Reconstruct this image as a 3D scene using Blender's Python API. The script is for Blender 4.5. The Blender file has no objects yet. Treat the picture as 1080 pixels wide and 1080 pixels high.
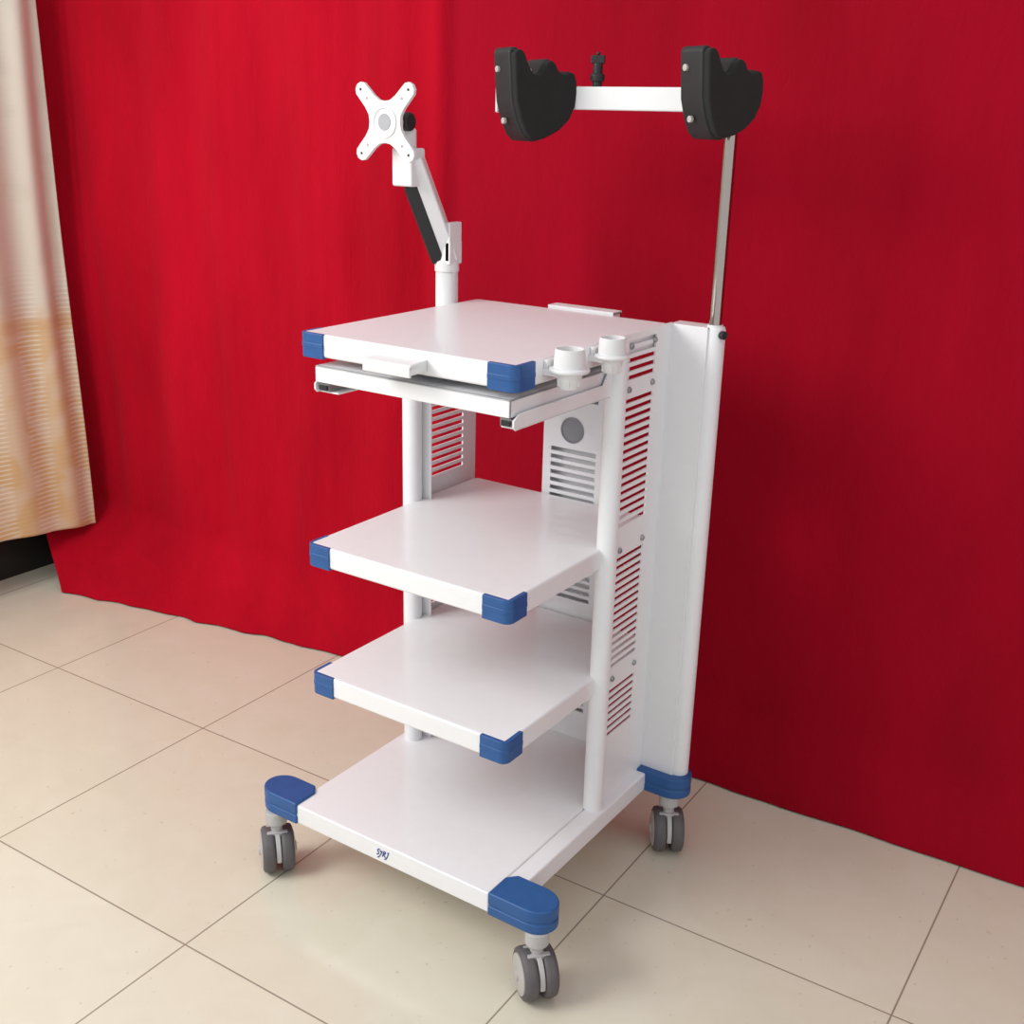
import bpy, bmesh, math, random
from mathutils import Vector, Matrix, noise
random.seed(4)
sc=bpy.context.scene
sc.view_settings.view_transform='Standard'
sc.view_settings.look='None'
sc.view_settings.exposure=0.0
COL=sc.collection

# ---------------------------------------------------------------- materials
def new_mat(name):
    m=bpy.data.materials.new(name);m.use_nodes=True
    nt=m.node_tree;b=nt.nodes['Principled BSDF'];return m,nt,b
def N(nt,t,**k):
    n=nt.nodes.new(t)
    for a,v in k.items(): setattr(n,a,v)
    return n
def pmat(name,col,rough=.5,metal=0,coat=0,var=.03,scale=40,bump=0,bscale=300,sheen=0):
    m,nt,b=new_mat(name)
    tc=N(nt,'ShaderNodeTexCoord');no=N(nt,'ShaderNodeTexNoise');no.inputs['Scale'].default_value=scale;no.inputs['Detail'].default_value=3
    nt.links.new(tc.outputs['Object'],no.inputs['Vector'])
    rp=N(nt,'ShaderNodeValToRGB');rp.color_ramp.elements[0].position=.3;rp.color_ramp.elements[1].position=.7
    rp.color_ramp.elements[0].color=[max(0,c*(1-var)) for c in col]+[1];rp.color_ramp.elements[1].color=[min(1,c*(1+var)) for c in col]+[1]
    nt.links.new(no.outputs['Fac'],rp.inputs['Fac']);nt.links.new(rp.outputs['Color'],b.inputs['Base Color'])
    b.inputs['Roughness'].default_value=rough;b.inputs['Metallic'].default_value=metal;b.inputs['Coat Weight'].default_value=coat
    b.inputs['Sheen Weight'].default_value=sheen
    if bump:
        n2=N(nt,'ShaderNodeTexNoise');n2.inputs['Scale'].default_value=bscale
        nt.links.new(tc.outputs['Object'],n2.inputs['Vector'])
        bp=N(nt,'ShaderNodeBump');bp.inputs['Strength'].default_value=bump;bp.inputs['Distance'].default_value=.002
        nt.links.new(n2.outputs['Fac'],bp.inputs['Height']);nt.links.new(bp.outputs['Normal'],b.inputs['Normal'])
    return m
WHITE=pmat('white_powder_coat',(.79,.79,.815),.34,coat=.2,var=.01)
WHITE2=pmat('white_plastic',(.74,.735,.745),.4,var=.01)
BLUE=pmat('blue_plastic',(.014,.085,.27),.42,var=.06)
BLACK=pmat('black_plastic',(.012,.012,.014),.55,var=.1,bump=.1)
FOAM=pmat('dark_foam_rubber',(.012,.011,.011),.9,var=.12,bump=.2)
CHROME=pmat('polished_steel',(.40,.35,.32),.14,metal=1,var=.02)
SCREW=pmat('zinc_screw',(.35,.35,.36),.35,metal=.9,var=.05)
GREY=pmat('grey_plastic',(.36,.36,.39),.4,var=.03)
DGREY=pmat('shaded_grey_plastic',(.24,.24,.27),.45,var=.03)
TYRE=pmat('grey_rubber',(.105,.095,.10),.6,var=.08)
HUB=pmat('light_grey_hub',(.44,.42,.41),.4,var=.03)
FORK=pmat('grey_caster_housing',(.45,.44,.44),.4,var=.03)
LOGO=pmat('blue_ink',(.015,.05,.26),.4,var=.02)
WALLM=pmat('painted_plaster',(.66,.62,.56),.85,var=.03,scale=8)
BASEB=pmat('dark_skirting',(.014,.012,.011),.35,var=.15)

def velvet(name,a1,a2,b1,b2,xs):
    """light and shade painted as two tones: a* for x<xs, b* for x>xs"""
    m,nt,b=new_mat(name);L=nt.links.new
    tc=N(nt,'ShaderNodeTexCoord')
    mp=N(nt,'ShaderNodeMapping');mp.inputs['Scale'].default_value=(2.2,2.2,.8);L(tc.outputs['Object'],mp.inputs['Vector'])
    no=N(nt,'ShaderNodeTexNoise');no.inputs['Scale'].default_value=1.6;no.inputs['Detail'].default_value=5;L(mp.outputs['Vector'],no.inputs['Vector'])
    rps=[]
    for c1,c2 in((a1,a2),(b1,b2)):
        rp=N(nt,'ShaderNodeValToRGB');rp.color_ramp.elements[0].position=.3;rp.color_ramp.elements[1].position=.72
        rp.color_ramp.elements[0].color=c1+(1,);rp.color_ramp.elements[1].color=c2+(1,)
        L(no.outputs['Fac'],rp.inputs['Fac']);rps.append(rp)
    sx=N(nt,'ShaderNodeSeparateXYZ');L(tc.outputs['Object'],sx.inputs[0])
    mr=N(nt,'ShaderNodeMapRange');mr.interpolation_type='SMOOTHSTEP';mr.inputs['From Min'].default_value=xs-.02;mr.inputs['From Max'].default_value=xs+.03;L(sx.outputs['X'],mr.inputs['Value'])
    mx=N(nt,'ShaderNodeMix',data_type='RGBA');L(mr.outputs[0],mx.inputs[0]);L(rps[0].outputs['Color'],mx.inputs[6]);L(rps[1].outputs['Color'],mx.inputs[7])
    L(mx.outputs[2],b.inputs['Base Color'])
    b.inputs['Roughness'].default_value=.85;b.inputs['Sheen Weight'].default_value=.2;b.inputs['Sheen Roughness'].default_value=.45
    b.inputs['Sheen Tint'].default_value=(1,.08,.14,1);b.inputs['Specular IOR Level'].default_value=.08
    mp2=N(nt,'ShaderNodeMapping');mp2.inputs['Scale'].default_value=(10,9,2.0);L(tc.outputs['Object'],mp2.inputs['Vector'])
    n2=N(nt,'ShaderNodeTexNoise');n2.inputs['Scale'].default_value=2.2;n2.inputs['Detail'].default_value=8;n2.inputs['Roughness'].default_value=.62;n2.inputs['Distortion'].default_value=.8
    L(mp2.outputs['Vector'],n2.inputs['Vector'])
    bs=N(nt,'ShaderNodeMapRange');bs.inputs['From Min'].default_value=xs-.3;bs.inputs['From Max'].default_value=xs+.1;bs.inputs['To Min'].default_value=.6;bs.inputs['To Max'].default_value=.4;L(sx.outputs['X'],bs.inputs['Value'])
    bp=N(nt,'ShaderNodeBump');bp.inputs['Distance'].default_value=.012;L(bs.outputs[0],bp.inputs['Strength'])
    L(n2.outputs['Fac'],bp.inputs['Height']);L(bp.outputs['Normal'],b.inputs['Normal'])
    return m
RED=velvet('red_velvet',(.335,.001,.010),(.465,.002,.016),(.25,.001,.009),(.335,.001,.014),-.385)  # brighter left, shaded right: light falloff put into the cloth colour

def floor_mat():
    m,nt,b=new_mat('beige_floor_tiles');L=nt.links.new
    tc=N(nt,'ShaderNodeTexCoord');mp=N(nt,'ShaderNodeMapping',vector_type='TEXTURE')
    S=.6338
    mp.inputs['Location'].default_value=(-1.3574,.2909,0);mp.inputs['Rotation'].default_value=(0,0,.0199);mp.inputs['Scale'].default_value=(S,S,1)
    L(tc.outputs['Object'],mp.inputs['Vector'])
    sx=N(nt,'ShaderNodeSeparateXYZ');L(mp.outputs['Vector'],sx.inputs[0])
    ds=[]
    for ax in('X','Y'):
        a=N(nt,'ShaderNodeMath',operation='ROUND');L(sx.outputs[ax],a.inputs[0])
        s=N(nt,'ShaderNodeMath',operation='SUBTRACT');L(sx.outputs[ax],s.inputs[0]);L(a.outputs[0],s.inputs[1])
        q=N(nt,'ShaderNodeMath',operation='ABSOLUTE');L(s.outputs[0],q.inputs[0]);ds.append(q)
    mn=N(nt,'ShaderNodeMath',operation='MINIMUM');L(ds[0].outputs[0],mn.inputs[0]);L(ds[1].outputs[0],mn.inputs[1])
    mr=N(nt,'ShaderNodeMapRange');mr.inputs['From Min'].default_value=.0016;mr.inputs['From Max'].default_value=.0040;L(mn.outputs[0],mr.inputs['Value'])
    fx=N(nt,'ShaderNodeVectorMath',operation='FLOOR');L(mp.outputs['Vector'],fx.inputs[0])
    wn=N(nt,'ShaderNodeTexWhiteNoise');L(fx.outputs[0],wn.inputs['Vector'])
    no=N(nt,'ShaderNodeTexNoise');no.inputs['Scale'].default_value=7;no.inputs['Detail'].default_value=8;no.inputs['Roughness'].default_value=.6;no.inputs['Distortion'].default_value=1;L(tc.outputs['Object'],no.inputs['Vector'])
    ad=N(nt,'ShaderNodeMath',operation='MULTIPLY_ADD');L(wn.outputs['Value'],ad.inputs[0]);ad.inputs[1].default_value=.25;L(no.outputs['Fac'],ad.inputs[2])
    rp=N(nt,'ShaderNodeValToRGB');rp.color_ramp.elements[0].position=.3;rp.color_ramp.elements[1].position=1.0
    rp.color_ramp.elements[0].color=(.645,.60,.485,1);rp.color_ramp.elements[1].color=(.70,.665,.56,1);L(ad.outputs[0],rp.inputs['Fac'])
    n3=N(nt,'ShaderNodeTexNoise');n3.inputs['Scale'].default_value=60;n3.inputs['Detail'].default_value=2;L(tc.outputs['Object'],n3.inputs['Vector'])
    r3=N(nt,'ShaderNodeMapRange');r3.inputs['From Min'].default_value=.70;r3.inputs['From Max'].default_value=.76;r3.inputs['To Max'].default_value=.35;L(n3.outputs['Fac'],r3.inputs['Value'])
    mx=N(nt,'ShaderNodeMix',data_type='RGBA');L(r3.outputs[0],mx.inputs[0]);L(rp.outputs['Color'],mx.inputs[6]);mx.inputs[7].default_value=(.3,.22,.16,1)
    m2=N(nt,'ShaderNodeMix',data_type='RGBA');L(mr.outputs[0],m2.inputs[0]);m2.inputs[6].default_value=(.28,.23,.185,1);L(mx.outputs[2],m2.inputs[7])
    L(m2.outputs[2],b.inputs['Base Color'])
    b.inputs['Roughness'].default_value=.16;b.inputs['Specular IOR Level'].default_value=.5
    bp=N(nt,'ShaderNodeBump');bp.inputs['Strength'].default_value=.3;bp.inputs['Distance'].default_value=.001;L(mr.outputs[0],bp.inputs['Height']);L(bp.outputs['Normal'],b.inputs['Normal'])
    return m
def curtain_mat():
    m,nt,b=new_mat('cream_patterned_curtain');L=nt.links.new
    tc=N(nt,'ShaderNodeTexCoord');sx=N(nt,'ShaderNodeSeparateXYZ');L(tc.outputs['Object'],sx.inputs[0])
    mp=N(nt,'ShaderNodeMapping');mp.inputs['Scale'].default_value=(1,5,5);mp.inputs['Rotation'].default_value=(.5,0,0);L(tc.outputs['Object'],mp.inputs['Vector'])
    vo=N(nt,'ShaderNodeTexNoise');vo.inputs['Scale'].default_value=1.3;vo.inputs['Detail'].default_value=1.2;vo.inputs['Distortion'].default_value=.8;L(mp.outputs['Vector'],vo.inputs['Vector'])
    gz=N(nt,'ShaderNodeMapRange');gz.inputs['From Min'].default_value=.2;gz.inputs['From Max'].default_value=1.9;L(sx.outputs['Z'],gz.inputs['Value'])
    g=N(nt,'ShaderNodeValToRGB');g.color_ramp.elements[0].position=0;g.color_ramp.elements[1].position=1
    g.color_ramp.elements[0].color=(.70,.51,.25,1);g.color_ramp.elements[1].color=(.69,.69,.60,1)
    e=g.color_ramp.elements.new(.41);e.color=(.70,.53,.31,1);e=g.color_ramp.elements.new(.48);e.color=(.70,.67,.55,1);L(gz.outputs[0],g.inputs['Fac'])
    pr=N(nt,'ShaderNodeMapRange');pr.inputs['From Min'].default_value=.45;pr.inputs['From Max'].default_value=.56;pr.inputs['To Max'].default_value=.35;L(vo.outputs['Fac'],pr.inputs['Value'])
    m1=N(nt,'ShaderNodeMix',data_type='RGBA');L(pr.outputs[0],m1.inputs[0]);L(g.outputs['Color'],m1.inputs[6]);m1.inputs[7].default_value=(.80,.78,.68,1)
    rib=N(nt,'ShaderNodeMath',operation='MULTIPLY');L(sx.outputs['Z'],rib.inputs[0]);rib.inputs[1].default_value=390
    sn=N(nt,'ShaderNodeMath',operation='SINE');L(rib.outputs[0],sn.inputs[0])
    rs=N(nt,'ShaderNodeMapRange');rs.inputs['From Min'].default_value=.1;rs.inputs['From Max'].default_value=.9;L(sn.outputs[0],rs.inputs['Value'])
    w2=N(nt,'ShaderNodeMath',operation='MULTIPLY');L(sx.outputs['Y'],w2.inputs[0]);w2.inputs[1].default_value=38
    s2=N(nt,'ShaderNodeMath',operation='SINE');L(w2.outputs[0],s2.inputs[0])
    r2=N(nt,'ShaderNodeMapRange');r2.inputs['From Min'].default_value=-.3;r2.inputs['From Max'].default_value=.3;r2.inputs['To Min'].default_value=.1;L(s2.outputs[0],r2.inputs['Value'])
    zz=N(nt,'ShaderNodeMapRange');zz.inputs['From Min'].default_value=1.0;zz.inputs['From Max'].default_value=1.15;zz.inputs['To Min'].default_value=.65;zz.inputs['To Max'].default_value=.05;L(sx.outputs['Z'],zz.inputs['Value'])
    mu=N(nt,'ShaderNodeMath',operation='MULTIPLY');L(rs.outputs[0],mu.inputs[0]);L(r2.outputs[0],mu.inputs[1])
    m5=N(nt,'ShaderNodeMath',operation='MULTIPLY');L(mu.outputs[0],m5.inputs[0]);L(zz.outputs[0],m5.inputs[1])
    mx=N(nt,'ShaderNodeMix',data_type='RGBA');L(m5.outputs[0],mx.inputs[0]);L(m1.outputs[2],mx.inputs[6]);mx.inputs[7].default_value=(.86,.86,.76,1)
    zb=N(nt,'ShaderNodeMath',operation='SUBTRACT');L(sx.outputs['Z'],zb.inputs[0]);zb.inputs[1].default_value=.925
    ab=N(nt,'ShaderNodeMath',operation='ABSOLUTE');L(zb.outputs[0],ab.inputs[0])
    mr=N(nt,'ShaderNodeMapRange');mr.inputs['From Min'].default_value=.014;mr.inputs['From Max'].default_value=.03;mr.inputs['To Min'].default_value=.5;mr.inputs['To Max'].default_value=0;L(ab.outputs[0],mr.inputs['Value'])
    m3=N(nt,'ShaderNodeMix',data_type='RGBA');L(mr.outputs[0],m3.inputs[0]);L(mx.outputs[2],m3.inputs[6]);m3.inputs[7].default_value=(.66,.42,.19,1)
    L(m3.outputs[2],b.inputs['Base Color']);b.inputs['Roughness'].default_value=.9;b.inputs['Specular IOR Level'].default_value=.1
    return m

# ---------------------------------------------------------------- mesh builder
class MB:
    def __init__(s): s.bm=bmesh.new();s.mats=[]
    def mi(s,m):
        if m not in s.mats:s.mats.append(m)
        return s.mats.index(m)
    def face(s,vs,mi,flip=False):
        try:
            f=s.bm.faces.new(vs[::-1] if flip else vs);f.material_index=mi;return f
        except ValueError: return None
    def obox(s,c,ax,dim,m):
        mi=s.mi(m);c=Vector(c);X,Y,Z=[Vector(a).normalized()*d/2 for a,d in zip(ax,dim)]
        v=[s.bm.verts.new(c+X*i+Y*j+Z*k) for i in(-1,1) for j in(-1,1) for k in(-1,1)]
        for q in((0,1,3,2),(4,6,7,5),(0,4,5,1),(2,3,7,6),(0,2,6,4),(1,5,7,3)): s.face([v[i] for i in q],mi)
    def box(s,a,b,m):
        a=Vector(a);b=Vector(b);s.obox((a+b)/2,((1,0,0),(0,1,0),(0,0,1)),b-a,m)
    def prism(s,pts,o,U,V,W,h,m):
        mi=s.mi(m);o=Vector(o);U=Vector(U);V=Vector(V);W=Vector(W)
        a=[s.bm.verts.new(o+U*p[0]+V*p[1]) for p in pts];b=[s.bm.verts.new(o+U*p[0]+V*p[1]+W*h) for p in pts]
        s.face(a[::-1],mi);s.face(b,mi);n=len(pts)
        for i in range(n): s.face([a[i],a[(i+1)%n],b[(i+1)%n],b[i]],mi)
    def lathe(s,o,axis,prof,m,n=32):
        mi=s.mi(m);o=Vector(o);A=Vector(axis).normalized();U=A.orthogonal().normalized();V=A.cross(U)
        rings=[]
        for r,h in prof:
            if r<1e-6: rings.append([s.bm.verts.new(o+A*h)])
            else: rings.append([s.bm.verts.new(o+A*h+U*r*math.cos(t)+V*r*math.sin(t)) for t in[2*math.pi*i/n for i in range(n)]])
        for a,b in zip(rings,rings[1:]):
            for i in range(n):
                j=(i+1)%n
                if len(a)==1 and len(b)==1: continue
                if len(a)==1: s.face([a[0],b[j],b[i]][::-1],mi)
                elif len(b)==1: s.face([a[i],a[j],b[0]],mi)
                else: s.face([a[i],a[j],b[j],b[i]],mi)
        if len(rings[0])>1:s.face(rings[0][::-1],mi)
        if len(rings[-1])>1:s.face(rings[-1],mi)
    def cyl(s,p0,p1,r,m,r1=None,n=28):
        p0=Vector(p0);p1=Vector(p1);s.lathe(p0,p1-p0,[(r,0),(r if r1 is None else r1,(p1-p0).length)],m,n)
    def grid_panel(s,us,vs,hole,o,U,V,W,t,m):
        mi=s.mi(m);o=Vector(o);U=Vector(U);V=Vector(V);W=Vector(W);c={}
        def vt(i,j,k):
            if (i,j,k) not in c:c[(i,j,k)]=s.bm.verts.new(o+U*us[i]+V*vs[j]+W*t*k)
            return c[(i,j,k)]
        nu,nv=len(us)-1,len(vs)-1
        sol=lambda i,j:0<=i<nu and 0<=j<nv and not hole(i,j)
        for i in range(nu):
            for j in range(nv):
                if not sol(i,j):continue
                s.face([vt(i,j,1),vt(i+1,j,1),vt(i+1,j+1,1),vt(i,j+1,1)],mi)
                s.face([vt(i,j,0),vt(i,j+1,0),vt(i+1,j+1,0),vt(i+1,j,0)],mi)
                for di,dj,a,b in((-1,0,(i,j),(i,j+1)),(1,0,(i+1,j+1),(i+1,j)),(0,-1,(i+1,j),(i,j)),(0,1,(i,j+1),(i+1,j+1))):
                    if not sol(i+di,j+dj): s.face([vt(*a,0),vt(*b,0),vt(*b,1),vt(*a,1)],mi)
    def done(s,name,parent=None,bevel=0,seg=3,label=None,smooth=35):
        bmesh.ops.recalc_face_normals(s.bm,faces=s.bm.faces)
        me=bpy.data.meshes.new(name)
        s.bm.to_mesh(me);s.bm.free()
        for m in s.mats: me.materials.append(m)
        for p in me.polygons:p.use_smooth=True
        me.set_sharp_from_angle(angle=math.radians(smooth))
        ob=bpy.data.objects.new(name,me);COL.objects.link(ob)
        if parent: setparent(ob,parent)
        if bevel:
            b=ob.modifiers.new('bevel','BEVEL');b.width=bevel;b.segments=seg;b.limit_method='ANGLE';b.angle_limit=math.radians(40);b.harden_normals=True
        if label: ob['label']=label
        return ob
def setparent(ob,parent):
    ob.parent=parent
    off=Vector((0,0,0));p=parent
    while p: off+=Vector(p.location);p=p.parent
    ob.location=Vector(ob.location)-off
def rrect(x0,x1,y0,y1,r,n=6):
    out=[]
    for cx,cy,a in((x0,y0,180),(x1,y0,270),(x1,y1,0),(x0,y1,90)):
        ccx=cx+r if cx==x0 else cx-r;ccy=cy+r if cy==y0 else cy-r
        for i in range(n+1):
            t=math.radians(a+90*i/n);out.append((ccx+r*math.cos(t),ccy+r*math.sin(t)))
    return out
X3=(1,0,0);Y3=(0,1,0);Z3=(0,0,1)

# ---------------------------------------------------------------- setting
mb=MB();mb.box((-2.25,-3.4,-.06),(3.2,1.12,0),floor_mat());o=mb.done('floor');o['kind']='structure'
mb=MB();mb.box((-2.25,1.02,0),(3.2,1.12,2.7),WALLM);o=mb.done('wall_back');o['kind']='structure'
mb=MB();mb.box((-2.25,-3.4,0),(-2.13,1.02,2.7),WALLM);o=mb.done('wall_left');o['kind']='structure'
mb=MB();mb.box((-2.13,-3.4,0),(-2.11,1.02,.16),BASEB);o=mb.done('baseboard_left',bevel=.003);o['kind']='structure'

# ---------------------------------------------------------------- fabrics
def sstep(a,b,x):
    t=max(0,min(1,(x-a)/(b-a)));return t*t*(3-2*t)
def spline(ctrl,n):
    P=[ctrl[0]]+list(ctrl)+[ctrl[-1]];out=[];K=len(ctrl)-1
    L=[0]
    for a,b in zip(ctrl,ctrl[1:]): L.append(L[-1]+math.dist(a,b))
    for i in range(n+1):
        d=L[-1]*i/n;k=0
        while k<K-1 and d>L[k+1]: k+=1
        u=(d-L[k])/(L[k+1]-L[k]);p0,p1,p2,p3=P[k],P[k+1],P[k+2],P[k+3]
        out.append([.5*((2*p1[c])+(-p0[c]+p2[c])*u+(2*p0[c]-5*p1[c]+4*p2[c]-p3[c])*u*u+(-p0[c]+3*p1[c]-3*p2[c]+p3[c])*u**3) for c in(0,1)])
    return out
def cloth(name,top,bot,z0f,z1,nu,nv,fold,mat,flare=(.0,.35),thick=.003):
    mb=MB();mi=mb.mi(mat);g=[];T=spline(top,nu);B=spline(bot,nu)
    for i in range(nu+1):
        t=i/nu;a=T[i];b=B[i];a1=T[max(0,i-3)];a2=T[min(nu,i+3)]
        d=Vector((a2[0]-a1[0],a2[1]-a1[1],0)).normalized();n=Vector((d.y,-d.x,0));z0=z0f(a[1])
        col=[]
        for j in range(nv+1):
            s=(j/nv)**1.5;z=z0+(z1-z0)*s
            k=1-sstep(flare[0],flare[1],z-z0)
            p=Vector((a[0]*(1-k)+b[0]*k,a[1]*(1-k)+b[1]*k,z))
            p+=n*fold(t,z,a[0]);col.append(mb.bm.verts.new(p))
        g.append(col)
    for i in range(nu):
        for j in range(nv): mb.face([g[i][j],g[i+1][j],g[i+1][j+1],g[i][j+1]],mi)
    o=mb.done(name,smooth=180)
    m=o.modifiers.new('thick','SOLIDIFY');m.thickness=thick;m.offset=0
    return o
def nz(x,y,z=0): return noise.noise(Vector((x,y,z)))
def fold(t,z,x):
    lo=1-sstep(0,.5,z);wl=1-sstep(-.55,-.30,x)
    L_=.011*math.sin(x*20+2.6*nz(x*2,z*.7))+.011*nz(x*10,z*.9,3)+.004*nz(x*24,z*1.1,8)+.014*nz(x*3,z*1.2,7)
    L_*=(1-.55*lo)
    R_=.006*nz(x*7,z*.7,5)+.006*nz(x*2,z*1.5,2)
    seam=.013*math.exp(-((x+.40)/.028)**2)-.010*math.exp(-((x+.345)/.03)**2)
    wr=lo*(1-sstep(-1.5,-1.0,x))
    return L_*wl+R_*(1-wl)+seam*(1-.6*lo)+lo*(.003*nz(x*7,z*4,9)+.002)+wr*(.012*nz(x*9,z*9,4))
top=[(-2.085,.76),(-2.08,.88),(-2.03,.945),(-1.9,.955),(-1.5,.948),(-1.0,.944),(-.6,.94),(-.375,.94),(0,.94),(.6,.94),(1.3,.945),(2.9,.95)]
bot=[(-1.85,.65),(-1.78,.672),(-1.68,.69),(-1.55,.715),(-1.3,.765),(-1.0,.825),(-.73,.860),(-.40,.873),(0,.878),(.6,.885),(1.3,.912),(2.9,.92)]
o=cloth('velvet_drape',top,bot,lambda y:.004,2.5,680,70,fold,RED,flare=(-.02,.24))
o['label']='red velvet cloth hanging in soft vertical folds, hem resting on floor';o['category']='backdrop cloth'
def foldC(t,z,x):
    return (.006+.008*sstep(.2,1.2,z))*math.sin(t*62+.8*math.sin(z*1.5))+.005*nz(t*9,z*.8,4)
o=cloth('window_curtain',[(-1.97,-1.2),(-1.955,.872)],[(-1.95,-1.2),(-1.94,.888)],lambda y:.172+min(.05,(.9-y)*.10),2.5,320,40,foldC,curtain_mat(),flare=(0,1.2))
o['label']='cream and tan patterned window curtain with orange band';o['category']='curtain'

# ---------------------------------------------------------------- trolley
root=bpy.data.objects.new('medical_trolley',None);COL.objects.link(root);root.location=(.24,.27,0);root.empty_display_size=.1
root['label']='white metal medical equipment trolley with four shelves, blue corners and casters';root['category']='medical trolley'
ZT,Z2,ZS3,ZB,TH=1.234,.807,.519,.197,.044

# base
mb=MB();mb.box((-.045,-.03,.152),(.4795,.605,ZB),WHITE);mb.box((.4815,-.03,.152),(.522,.605,ZB),WHITE);mb.box((.47,-.02,.156),(.49,.59,ZB-.004),WHITE)
base=mb.done('base_platform',root,bevel=.004)
def cap_outline(sx,cx,cy,inner,d=0):
    r=.041-d;inner=inner-d;pts=[(-inner,-r),( .0,-r)]
    for i in range(1,16):
        t=math.radians(-90+180*i/16);pts.append((r*1.15*math.cos(t),r*math.sin(t)))
    pts+=[(0,r),(-inner+.018,r),(-inner,r-.02)]
    pts=[(cx+sx*p[0],cy+p[1]) for p in pts]
    return pts if sx>0 else pts[::-1]
caps=[(-1,-.105,.006,.074),(1,.566,.006,.086),(-1,-.105,.572,.074),(1,.570,.58,.086)]
for k,(sx,cx,cy,inn) in enumerate(caps):
    mb=MB();mb.prism(cap_outline(sx,cx,cy,inn),(0,0,.151),X3,Y3,Z3,.022,BLUE)
    mb.prism(cap_outline(sx,cx,cy,inn,.0015),(0,0,.168),X3,Y3,Z3,.010,BLUE)
    mb.prism(cap_outline(sx,cx,cy,inn),(0,0,.1755),X3,Y3,Z3,.0275,BLUE)
    mb.done('corner_cap',root,bevel=.004,label='blue plastic rounded base corner cap')
# casters
casters=[(-.108,-.02,50),(.583,-.012,50),(-.106,.56,40),(.574,.57,33)]
for x,y,a in casters:
    A=Vector((math.cos(math.radians(a)),math.sin(math.radians(a)),0));T=Vector((-A.y,A.x,0));c=Vector((x,y,.052))
    e=bpy.data.objects.new('caster',None);COL.objects.link(e);e.location=(x,y,0);e.empty_display_size=.03;setparent(e,root)
    e['label']='grey twin-wheel swivel caster'
    mb=MB()
    mb.lathe((x,y,.098),Z3,[(.013,0),(.013,.02),(.024,.024),(.024,.054)],FORK)
    hood=[]
    for i in range(13):
        t=math.radians(-10+200*i/12);hood.append((.049*math.cos(t),.0515*math.sin(t)))
    mb.prism(hood,c-A*.0055,T,Z3,A,.011,FORK)
    mb.obox(c+Vector((0,0,.044)),(A,T,Z3),(.046,.036,.014),FORK)
    mb.done('caster_body',e,bevel=.002)
    for sd in(-1,1):
        o=c+A*sd*.0068
        mb=MB()
        mb.lathe(o,A*sd,[(.0,0),(.047,0),(.051,.003),(.052,.008),(.052,.018),(.050,.025),(.044,.028),(.041,.026),(.0,.026)],TYRE,40)
        w=mb.done('wheel',e,smooth=50)
        mb=MB()
        mb.lathe(o+A*sd*.025,A*sd,[(.041,0),(.040,.004),(.030,.0065),(.012,.007),(.011,.010),(0,.0105)],HUB,36)
        mb.done('wheel_hub',e,smooth=50,label='light grey wheel hub cover')
# shelves
def guard(parent,cx,cy,sx,sy,z,th):
    mb=MB();ln=.056;lx=.058
    def outl(off,inn):
        R=.014+off;pts=[(lx,-off),(lx,inn),(inn,inn),(inn,ln),(-off,ln)]
        c0=.014
        for i in range(0,8):
            t=math.radians(180+90*i/7);pts.append((c0+R*math.cos(t),c0+R*math.sin(t)))
        return [(cx+sx*p[0],cy+sy*p[1]) for p in pts]
    mb.prism(outl(.0030,.0065),(0,0,z-th-.003),X3,Y3,Z3,th+.0034,BLUE)
    mb.prism(outl(.0038,.006),(0,0,z-.028),X3,Y3,Z3,.010,BLUE)
    mb.done('corner_guard',parent,bevel=.0016,seg=2,label='blue plastic shelf corner guard')
def shelf(z,x0,x1,y1,name='shelf'):
    mb=MB();mb.prism(rrect(x0,x1,0,y1,.014),(0,0,z-TH),X3,Y3,Z3,TH,WHITE)
    o=mb.done(name,root,bevel=.005)
    guard(o,x0,0,1,1,z,TH);guard(o,x1,0,-1,1,z,TH)
    return o
top=shelf(ZT,0.0,.492,.57)
shelf(Z2,0.0,.490,.575)
shelf(ZS3,0.0,.490,.575)

# posts
for x in(-.012,.492):
    mb=MB();zt=ZT-.01 if x>0 else ZT-.03
    mb.lathe((x,.349,ZB),Z3,[(.0215,0),(.0215,zt-ZB),(.018,zt-ZB+.006),(0,zt-ZB+.006)],WHITE,40)
    mb.done('post',root,smooth=50)
mb=MB();mb.box((-.016,.372,ZB),(.022,.376,1.18),WHITE);mb.done('post_flange',root)
# perforated panels
def slots(z0,z1,pitch=.0172,hh=.0092):
    out=[];n=int((z1-z0)/pitch)
    for i in range(n):
        z=z1-pitch*(i+.5);out.append((z-hh/2,z+hh/2))
    return out[::-1]
for xx,ya,yb,ye,zt in((.496,.380,.494,.562,1.238),(-.020,.415,.545,.595,1.186)):
    groups=slots(.345,.475)+slots(.508,.778)+slots(.826,1.112)+(slots(1.140,1.228) if xx>0 else [])
    zs=[ZB];holes=set()
    for a,b in groups: zs+=[a];holes.add(len(zs)-1);zs+=[b]
    zs.append(zt)
    ys=[.35,ya,yb,ye]
    mb=MB();mb.grid_panel(ys,zs,lambda i,j:i==1 and j in holes,(xx,0,0),Y3,Z3,X3,.004,WHITE)
    pn=mb.done('perforated_side_panel',root,smooth=30)
    for y in(.388,.486):
        for z in(1.213,1.127,.79,.497):
            if z>1.2 and xx<0: continue
            mb=MB();sd=1 if xx>.2 else -1;xo=xx+.004 if sd>0 else xx
            mb.lathe((xo,y,z),(sd,0,0),[(.0065,0),(.0065,.002),(.0045,.005),(0,.0055)],SCREW,16);mb.done('screw',pn)
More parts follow.
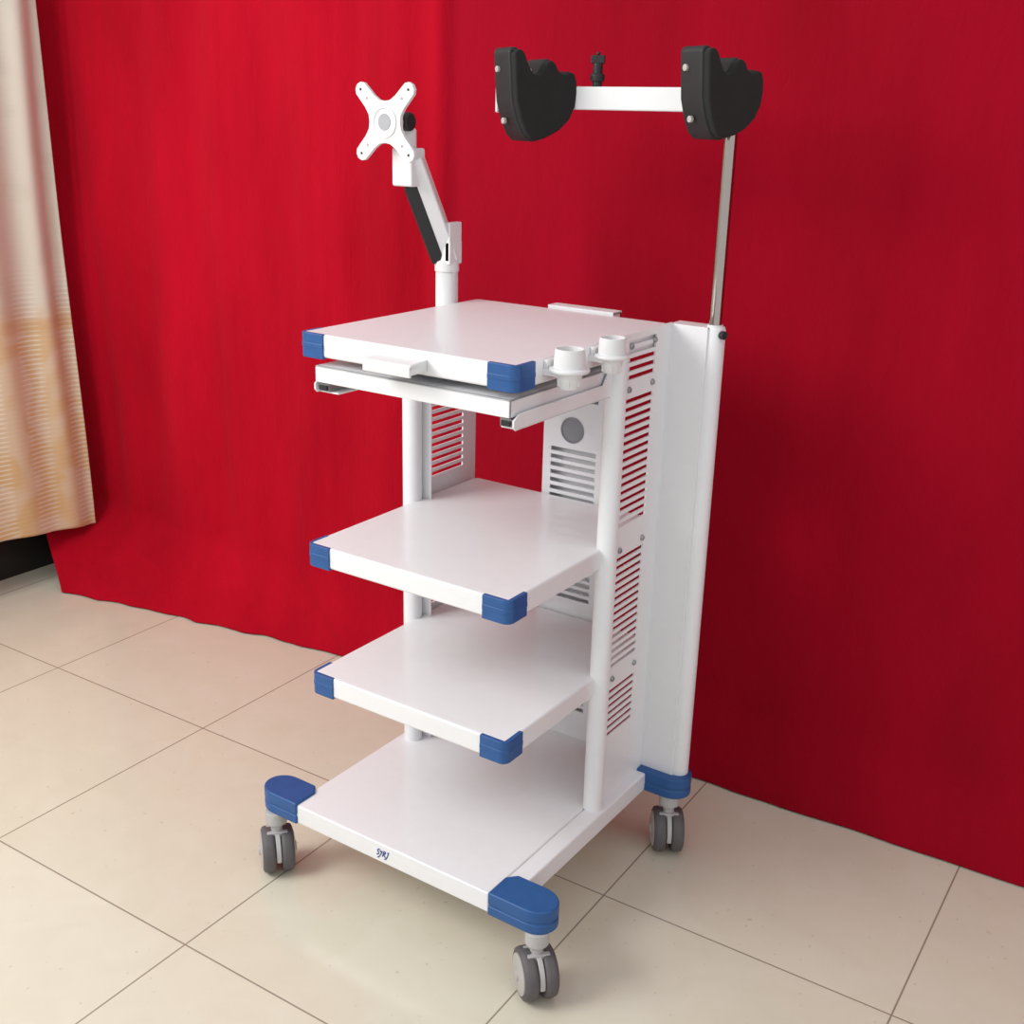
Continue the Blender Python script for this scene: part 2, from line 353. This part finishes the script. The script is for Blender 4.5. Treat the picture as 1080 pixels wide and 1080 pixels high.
# rear wing panel + column
mb=MB();mb.box((.4955,.560,.2),(.580,.566,1.236),WHITE);mb.box((.4955,.566,.2),(.4995,.60,1.236),WHITE);mb.box((.4955,.600,.2),(.580,.606,1.236),WHITE);mb.box((.4955,.5605,1.232),(.580,.6055,1.2362),WHITE)
mb.done('rear_wing_panel',root,bevel=.001,seg=2)
mb=MB();mb.lathe((.583,.587,.2),Z3,[(.0225,0),(.0225,1.03),(.020,1.036),(0,1.036)],WHITE,40);mb.done('column',root,smooth=50)
# back strip
allb=slots(.25,.47,.0185,.010)+slots(.535,.70,.0185,.010)+slots(.795,.925,.0185,.010)+slots(1.02,1.14,.0185,.010)
zz=[ZB];hb=set()
for a,b in allb: zz+=[a];hb.add(len(zz)-1);zz+=[b]
zz.append(1.236)
mb=MB();mb.grid_panel([.190,.207,.325,.346],zz,lambda i,j:i==1 and j in hb,(0,.585,0),X3,Z3,(0,-1,0),.004,WHITE)
mb.box((.346,.581,ZB),(.350,.615,1.236),WHITE);mb.box((.186,.581,ZB),(.190,.615,1.236),WHITE);mb.box((.186,.5805,1.234),(.350,.618,1.239),WHITE);mb.box((.186,.611,ZB),(.350,.615,1.236),WHITE)
bp=mb.done('slotted_back_panel',root)
mb=MB();mb.lathe((.262,.581,.965),(0,-1,0),[(.030,0),(.030,.002),(.0265,.003),(.0255,.001),(0,.001)],DGREY,36);mb.done('round_cover',bp,label='grey round cable cover')

# keyboard tray
mb=MB();ty=-.004;zt=1.175
mb.box((.038,ty,zt-.005),(.484,.40,zt),WHITE);mb.box((.038,ty,1.143),(.484,ty+.006,zt),WHITE)
mb.box((.038,ty,1.143),(.043,.40,zt),WHITE);mb.box((.479,ty,1.143),(.484,.40,zt),WHITE);mb.box((.038,.395,1.144),(.484,.40,zt),WHITE)
mb.box((.045,ty+.008,1.145),(.475,.39,1.149),WHITE)
tray=mb.done('keyboard_tray',top,bevel=.0025,seg=3,label='white sliding tray under the top shelf')
for sd in(0,1):
    mb=MB()
    if sd: x0,x1,fx0,fx1=.489,.493,.458,.493
    else: x0,x1,fx0,fx1=.034,.038,.034,.085
    prof=[(.002,1.122),(.40,1.122),(.40,1.19),(.33,1.19),(.30,1.150),(.014,1.150),(-.004,1.140),(-.004,1.128)]
    mb.prism(prof,(x0,0,0),Y3,Z3,X3,x1-x0,WHITE)
    mb.box((fx0,.008,1.122),(fx1,.38,1.125),WHITE)
    r=mb.done('tray_rail',top,bevel=.001,seg=2,label='white angled tray slide bracket')
    mb=MB();xa=.459 if sd else .040
    mb.box((xa,.004,1.126),(xa+.026,.37,1.140),SCREW);mb.box((xa+.004,.0,1.128),(xa+.022,.006,1.137),BLACK);mb.done('slide_track',r,label='zinc drawer slide')
mb=MB()
hp=[(-.046,1.198),(-.050,1.212),(-.046,1.216),(.0,1.220),(.002,1.212),(-.040,1.208),(-.042,1.198)]
mb.prism(hp,(.196,0,0),Y3,Z3,X3,.108,WHITE2)
mb.box((.196,-.044,1.198),(.203,.0,1.214),WHITE2);mb.box((.297,-.044,1.198),(.304,.0,1.214),WHITE2);mb.box((.196,-.050,1.194),(.304,-.044,1.214),WHITE2)
mb.done('pull_handle',top,bevel=.002,label='white pull handle')
# cups
for x,y,k_ in((.532,.105,.90),(.528,.262,.84)):
    mb=MB()
    prof=[(.0,1.180),(.019,1.180),(.022,1.19),(.027,1.212),(.039,1.213),(.0405,1.217),(.039,1.221),(.031,1.222),(.0305,1.236),(.0285,1.258),(.0255,1.258),(.022,1.215),(.016,1.186),(0,1.186)]
    mb.lathe((x,y,0),Z3,[(r*k_,1.216+(h-1.216)*k_) for r,h in prof],WHITE2,36)
    for k in range(6):
        t=k*math.pi/3;mb.obox((x+.0215*math.cos(t)*k_,y+.0215*math.sin(t)*k_,1.200),((math.cos(t),math.sin(t),0),(-math.sin(t),math.cos(t),0),Z3),(.006,.003,.022),WHITE2)
    mb.box((.49,y-.024,1.206),(x-.005,y+.024,1.217),WHITE2);mb.box((.492,y-.020,1.206),(.500,y+.020,1.232),WHITE2)
    mb.done('cup_holder',root,bevel=.001,seg=1,label='white plastic accessory cup holder with flange')

# logo: slanted script strokes
strokes=[[(.34,.95),(.12,.98),(.06,.78),(.26,.62),(.30,.42),(.08,.34)],[(.38,.92),(.46,.62),(.66,.90)],[(.66,.90),(.52,.40),(.36,.05),(.24,.08)],
 [(.80,.34),(.86,.95)],[(.80,.92),(1.06,.98),(1.10,.76),(.86,.62)],[(.92,.62),(1.06,.40),(1.20,.36)],[(1.30,.96),(1.52,.98)],[(1.42,.97),(1.38,.45),(1.22,.12),(1.08,.2)]]
cu=bpy.data.curves.new('logo','CURVE');cu.dimensions='3D';cu.bevel_depth=.00135;cu.bevel_resolution=1
for st in strokes:
    sp=cu.splines.new('NURBS' if len(st)>2 else 'POLY');sp.points.add(len(st)-1)
    for k,(a,b) in enumerate(st): sp.points[k].co=((a+.25*b)*.021,b*.023,0,1)
    if len(st)>2: sp.use_endpoint_u=True;sp.order_u=3
to=bpy.data.objects.new('tmp',cu);COL.objects.link(to);bpy.context.view_layer.update()
dg=bpy.context.evaluated_depsgraph_get();me=bpy.data.meshes.new_from_object(to.evaluated_get(dg));bpy.data.objects.remove(to)
me.materials.clear();me.materials.append(LOGO)
lo=bpy.data.objects.new('logo',me);COL.objects.link(lo);lo.rotation_euler=(math.pi/2,0,0);lo.location=(.192,-.0300,.161);setparent(lo,base);lo['label']='small blue slanted script lettering'

# ---------------- monitor arm
arm=bpy.data.objects.new('monitor_arm',None);COL.objects.link(arm);arm.location=(-.025,.495,1.2);setparent(arm,root);arm['label']='white articulated monitor arm with mounting plate'
mb=MB();mb.box((-.03,.47,1.19),(-.004,.52,1.225),WHITE);mb.lathe((-.027,.492,1.15),Z3,[(.025,0),(.025,.150),(.0252,.1505),(.027,.151),(.027,.172),(.022,.176),(0,.176)],WHITE2,36)
mb.done('arm_post',arm,bevel=.001,seg=1)
pb=Vector((-.040,.492,1.335));pt=Vector((-.062,.405,1.525));d=(pt-pb).normalized()
mb=MB();mb.obox((-.024,.492,1.342),(X3,Y3,Z3),(.044,.045,.05),WHITE2);mb.obox((-.010,.492,1.365),(X3,Y3,Z3),(.014,.045,.085),WHITE2);mb.cyl((-.055,.492,1.362),(-.004,.492,1.362),.022,WHITE2)
mb.done('lower_knuckle',arm,bevel=.003)
L=(pt-pb).length
vdir=Vector((.81,.58,0)).normalized();dep=d.cross(vdir).normalized();vd=dep.cross(d).normalized()
mb=MB();mb.obox((pb+pt)/2+vd*.014,(d,vd,dep),(L+.03,.040,.05),WHITE2)
mb.done('spring_arm',arm,bevel=.005)
mb=MB();mb.obox((pb+pt)/2-vd*.010-d*.020,(d,vd,dep),(L-.028,.030,.054),BLACK);mb.done('spring_cover',arm,bevel=.005,label='black gas spring cover')
mb=MB();mb.obox((-.062,.402,1.522),(X3,Y3,Z3),(.054,.048,.078),WHITE2);mb.cyl((-.066,.402,1.55),(-.066,.402,1.60),.020,WHITE2);mb.cyl((-.095,.402,1.61),(-.060,.402,1.61),.018,WHITE2)
mb.done('upper_knuckle',arm,bevel=.005)
mb=MB();mb.box((-.09,.345,1.598),(-.06,.40,1.628),WHITE2);mb.done('tilt_bracket',arm,bevel=.002)
mb=MB();mb.lathe((-.060,.385,1.613),X3,[(.016,0),(.019,.003),(.019,.016),(.015,.020),(0,.020)],BLACK,20)
mb.done('tilt_knob',arm,bevel=.001,label='black tilt adjustment knob')
q=[(.041,0),(.043,.014),(.052,.028),(.066,.043),(.076,.054),(.0775,.064),(.073,.073),(.064,.0775),(.054,.076),(.043,.066),(.028,.052),(.014,.043)]
out=[]
for k in range(4):
    c,s=[(1,0),(0,1),(-1,0),(0,-1)][k]
    out+=[(p[0]*c-p[1]*s,p[0]*s+p[1]*c) for p in q]
pc=Vector((-.075,.345,1.611))
mb=MB();mb.prism(out,pc+Vector((0,.004,0)),X3,Z3,(0,-1,0),.009,WHITE2);mb.lathe(pc,Y3,[(.030,0),(.030,.02),(0,.02)],WHITE2,28)
mb.lathe(pc-Vector((0,.0045,0)),(0,-1,0),[(.032,0),(.032,.003),(.027,.003),(.026,.0008),(0,.0008)],WHITE2,36)
vp=mb.done('mounting_plate',arm,bevel=.0012,seg=2,label='white four-armed monitor mounting plate')
mb=MB();mb.lathe(pc-Vector((0,.005,0)),(0,-1,0),[(.017,0),(.016,.0015),(0,.0015)],GREY,28);mb.done('hub_cap',vp)
for sx in(-1,1):
    for sz in(-1,1):
        for rr in(.063,.046):
            mb=MB();mb.lathe(pc+Vector((sx*rr,-.0052,sz*rr)),(0,-1,0),[(.0028,0),(.0028,.0005),(0,.0005)],GREY if rr<.05 else BLACK,12)
            mb.done('screw_hole',vp)

# ---------------- pole and hanger
mb=MB();mb.lathe((.583,.587,1.2),Z3,[(.0130,0),(.0130,.47)],CHROME,32);mb.done('chrome_pole',root,smooth=50,label='chrome steel pole')
mb=MB();mb.lathe((.583,.587,1.232),Z3,[(.016,0),(.016,.008),(0,.008)],WHITE2,28);mb.done('pole_collar',root)
mb=MB();mb.cyl((.598,.58,1.222),(.612,.574,1.222),.0085,BLACK,n=20);mb.done('pole_lock_knob',root,bevel=.001,label='black locking knob')
hg=bpy.data.objects.new('hanger_bar',None);COL.objects.link(hg);hg.location=(.32,.587,1.65);setparent(hg,root);hg['label']='white crossbar holding two black padded hooks'
mb=MB();mb.box((.045,.572,1.645),(.615,.602,1.690),WHITE2);mb.box((.040,.570,1.636),(.047,.604,1.694),WHITE2);mb.done('crossbar',hg,bevel=.003)
mb=MB();mb.cyl((.281,.587,1.69),(.281,.587,1.735),.010,BLACK,n=20);mb.lathe((.281,.587,1.70),Z3,[(.014,0),(.015,.012),(.011,.016)],BLACK,20)
mb.obox((.281,.587,1.742),((.9,.4,0),(-.4,.9,0),Z3),(.028,.014,.016),BLACK);mb.cyl((.281,.587,1.75),(.281,.587,1.756),.004,BLACK)
mb.done('clamp_screw',hg,bevel=.002,label='black wing screw')
Nn=Vector((.914,-.407,0)).normalized();Uu=Vector((-Nn.y,Nn.x,0))
face=[(.000,.086),(.006,.094),(.018,.095),(.027,.086),(.035,.067),(.045,.050),(.058,.042),(.069,.049),(.077,.063),(.084,.073),(.094,.076),(.104,.069),(.113,.054),(.124,.047),(.136,.050),(.146,.054),(.154,.049),(.160,.034),(.162,.010),(.158,-.020),(.144,-.048),(.120,-.070),(.092,-.084),(.066,-.091),(.048,-.090),(.034,-.078),(.020,-.050),(.008,-.010)]
face=face[::-1]
for px,py,pz,sc_ in((.182,.515,1.668,.96),(.592,.515,1.675,.87)):
    fc=[(u*sc_*1.04,v*sc_) for u,v in face]
    o=Vector((px,py,pz))-Uu*.082*sc_
    e=bpy.data.objects.new('padded_hook',None);COL.objects.link(e);e.location=(px,py,pz);setparent(e,hg);e['label']='black padded cable hook with notched top'
    mb=MB();mb.prism(fc,o-Nn*.045,Uu,Z3,Nn,.062,BLACK);mb.done('hook_shell',e,bevel=.005,seg=4)
    f2=[(.082+(u-.082)*.95,v*.95) for u,v in fc]
    mb=MB();mb.prism(f2,o+Nn*.010,Uu,Z3,Nn,.022,FOAM);mb.done('foam_pad',e,bevel=.009,seg=4,label='dark matte foam pad',smooth=60)
    mb=MB();mb.lathe(o+Uu*.056*sc_+Vector((0,0,.028*sc_))-Nn*.035,Nn,[(.028,0),(.031,.004),(.031,.024),(.028,.028),(0,.028)],GREY,28);mb.done('cable_seat',e,bevel=.001,label='grey rounded seat in the hook notch')
    for uu,vv,so in((-.026,.052,.006),(-.016,-.050,.024)):
        mb=MB();mb.lathe(o+Nn*uu+Vector((0,0,vv*sc_))+Uu*so*.6,-Uu,[(.006,0),(.006,.006),(0,.007)],HUB,14)
        mb.done('fixing_screw',e,label='bright screw head')

# ---------------------------------------------------------------- lights
w=bpy.data.worlds.new('world');sc.world=w;w.use_nodes=True
bg=w.node_tree.nodes['Background'];bg.inputs[0].default_value=(.93,.95,.96,1);bg.inputs[1].default_value=.93
def area(name,loc,tgt,sx,sy,e,col):
    l=bpy.data.lights.new(name,'AREA');l.shape='RECTANGLE';l.size=sx;l.size_y=sy;l.energy=e;l.color=col
    o=bpy.data.objects.new(name,l);COL.objects.link(o);o.location=loc
    o.rotation_euler=(Vector(tgt)-Vector(loc)).to_track_quat('-Z','Y').to_euler();return o
area('window_daylight',(-1.6,-2.0,2.6),(.0,.3,.5),1.8,1.5,98,(1,.99,.965))
# ---------------------------------------------------------------- camera
yaw,pitch,roll,F=.5867,-.3304,.0264,1206.9
f=Vector((-math.sin(yaw)*math.cos(pitch),math.cos(yaw)*math.cos(pitch),math.sin(pitch)))
r0=Vector((math.cos(yaw),math.sin(yaw),0));u0=r0.cross(f)
r=r0*math.cos(roll)+u0*math.sin(roll);u=u0*math.cos(roll)-r0*math.sin(roll)
cam=bpy.data.cameras.new('camera');co=bpy.data.objects.new('camera',cam);COL.objects.link(co)
M=Matrix((r,u,-f)).transposed().to_4x4();M.translation=Vector((1.5334,-1.5683,1.6228));co.matrix_world=M
cam.sensor_width=36;cam.lens=36*F/1080;cam.clip_start=.05
sc.camera=co
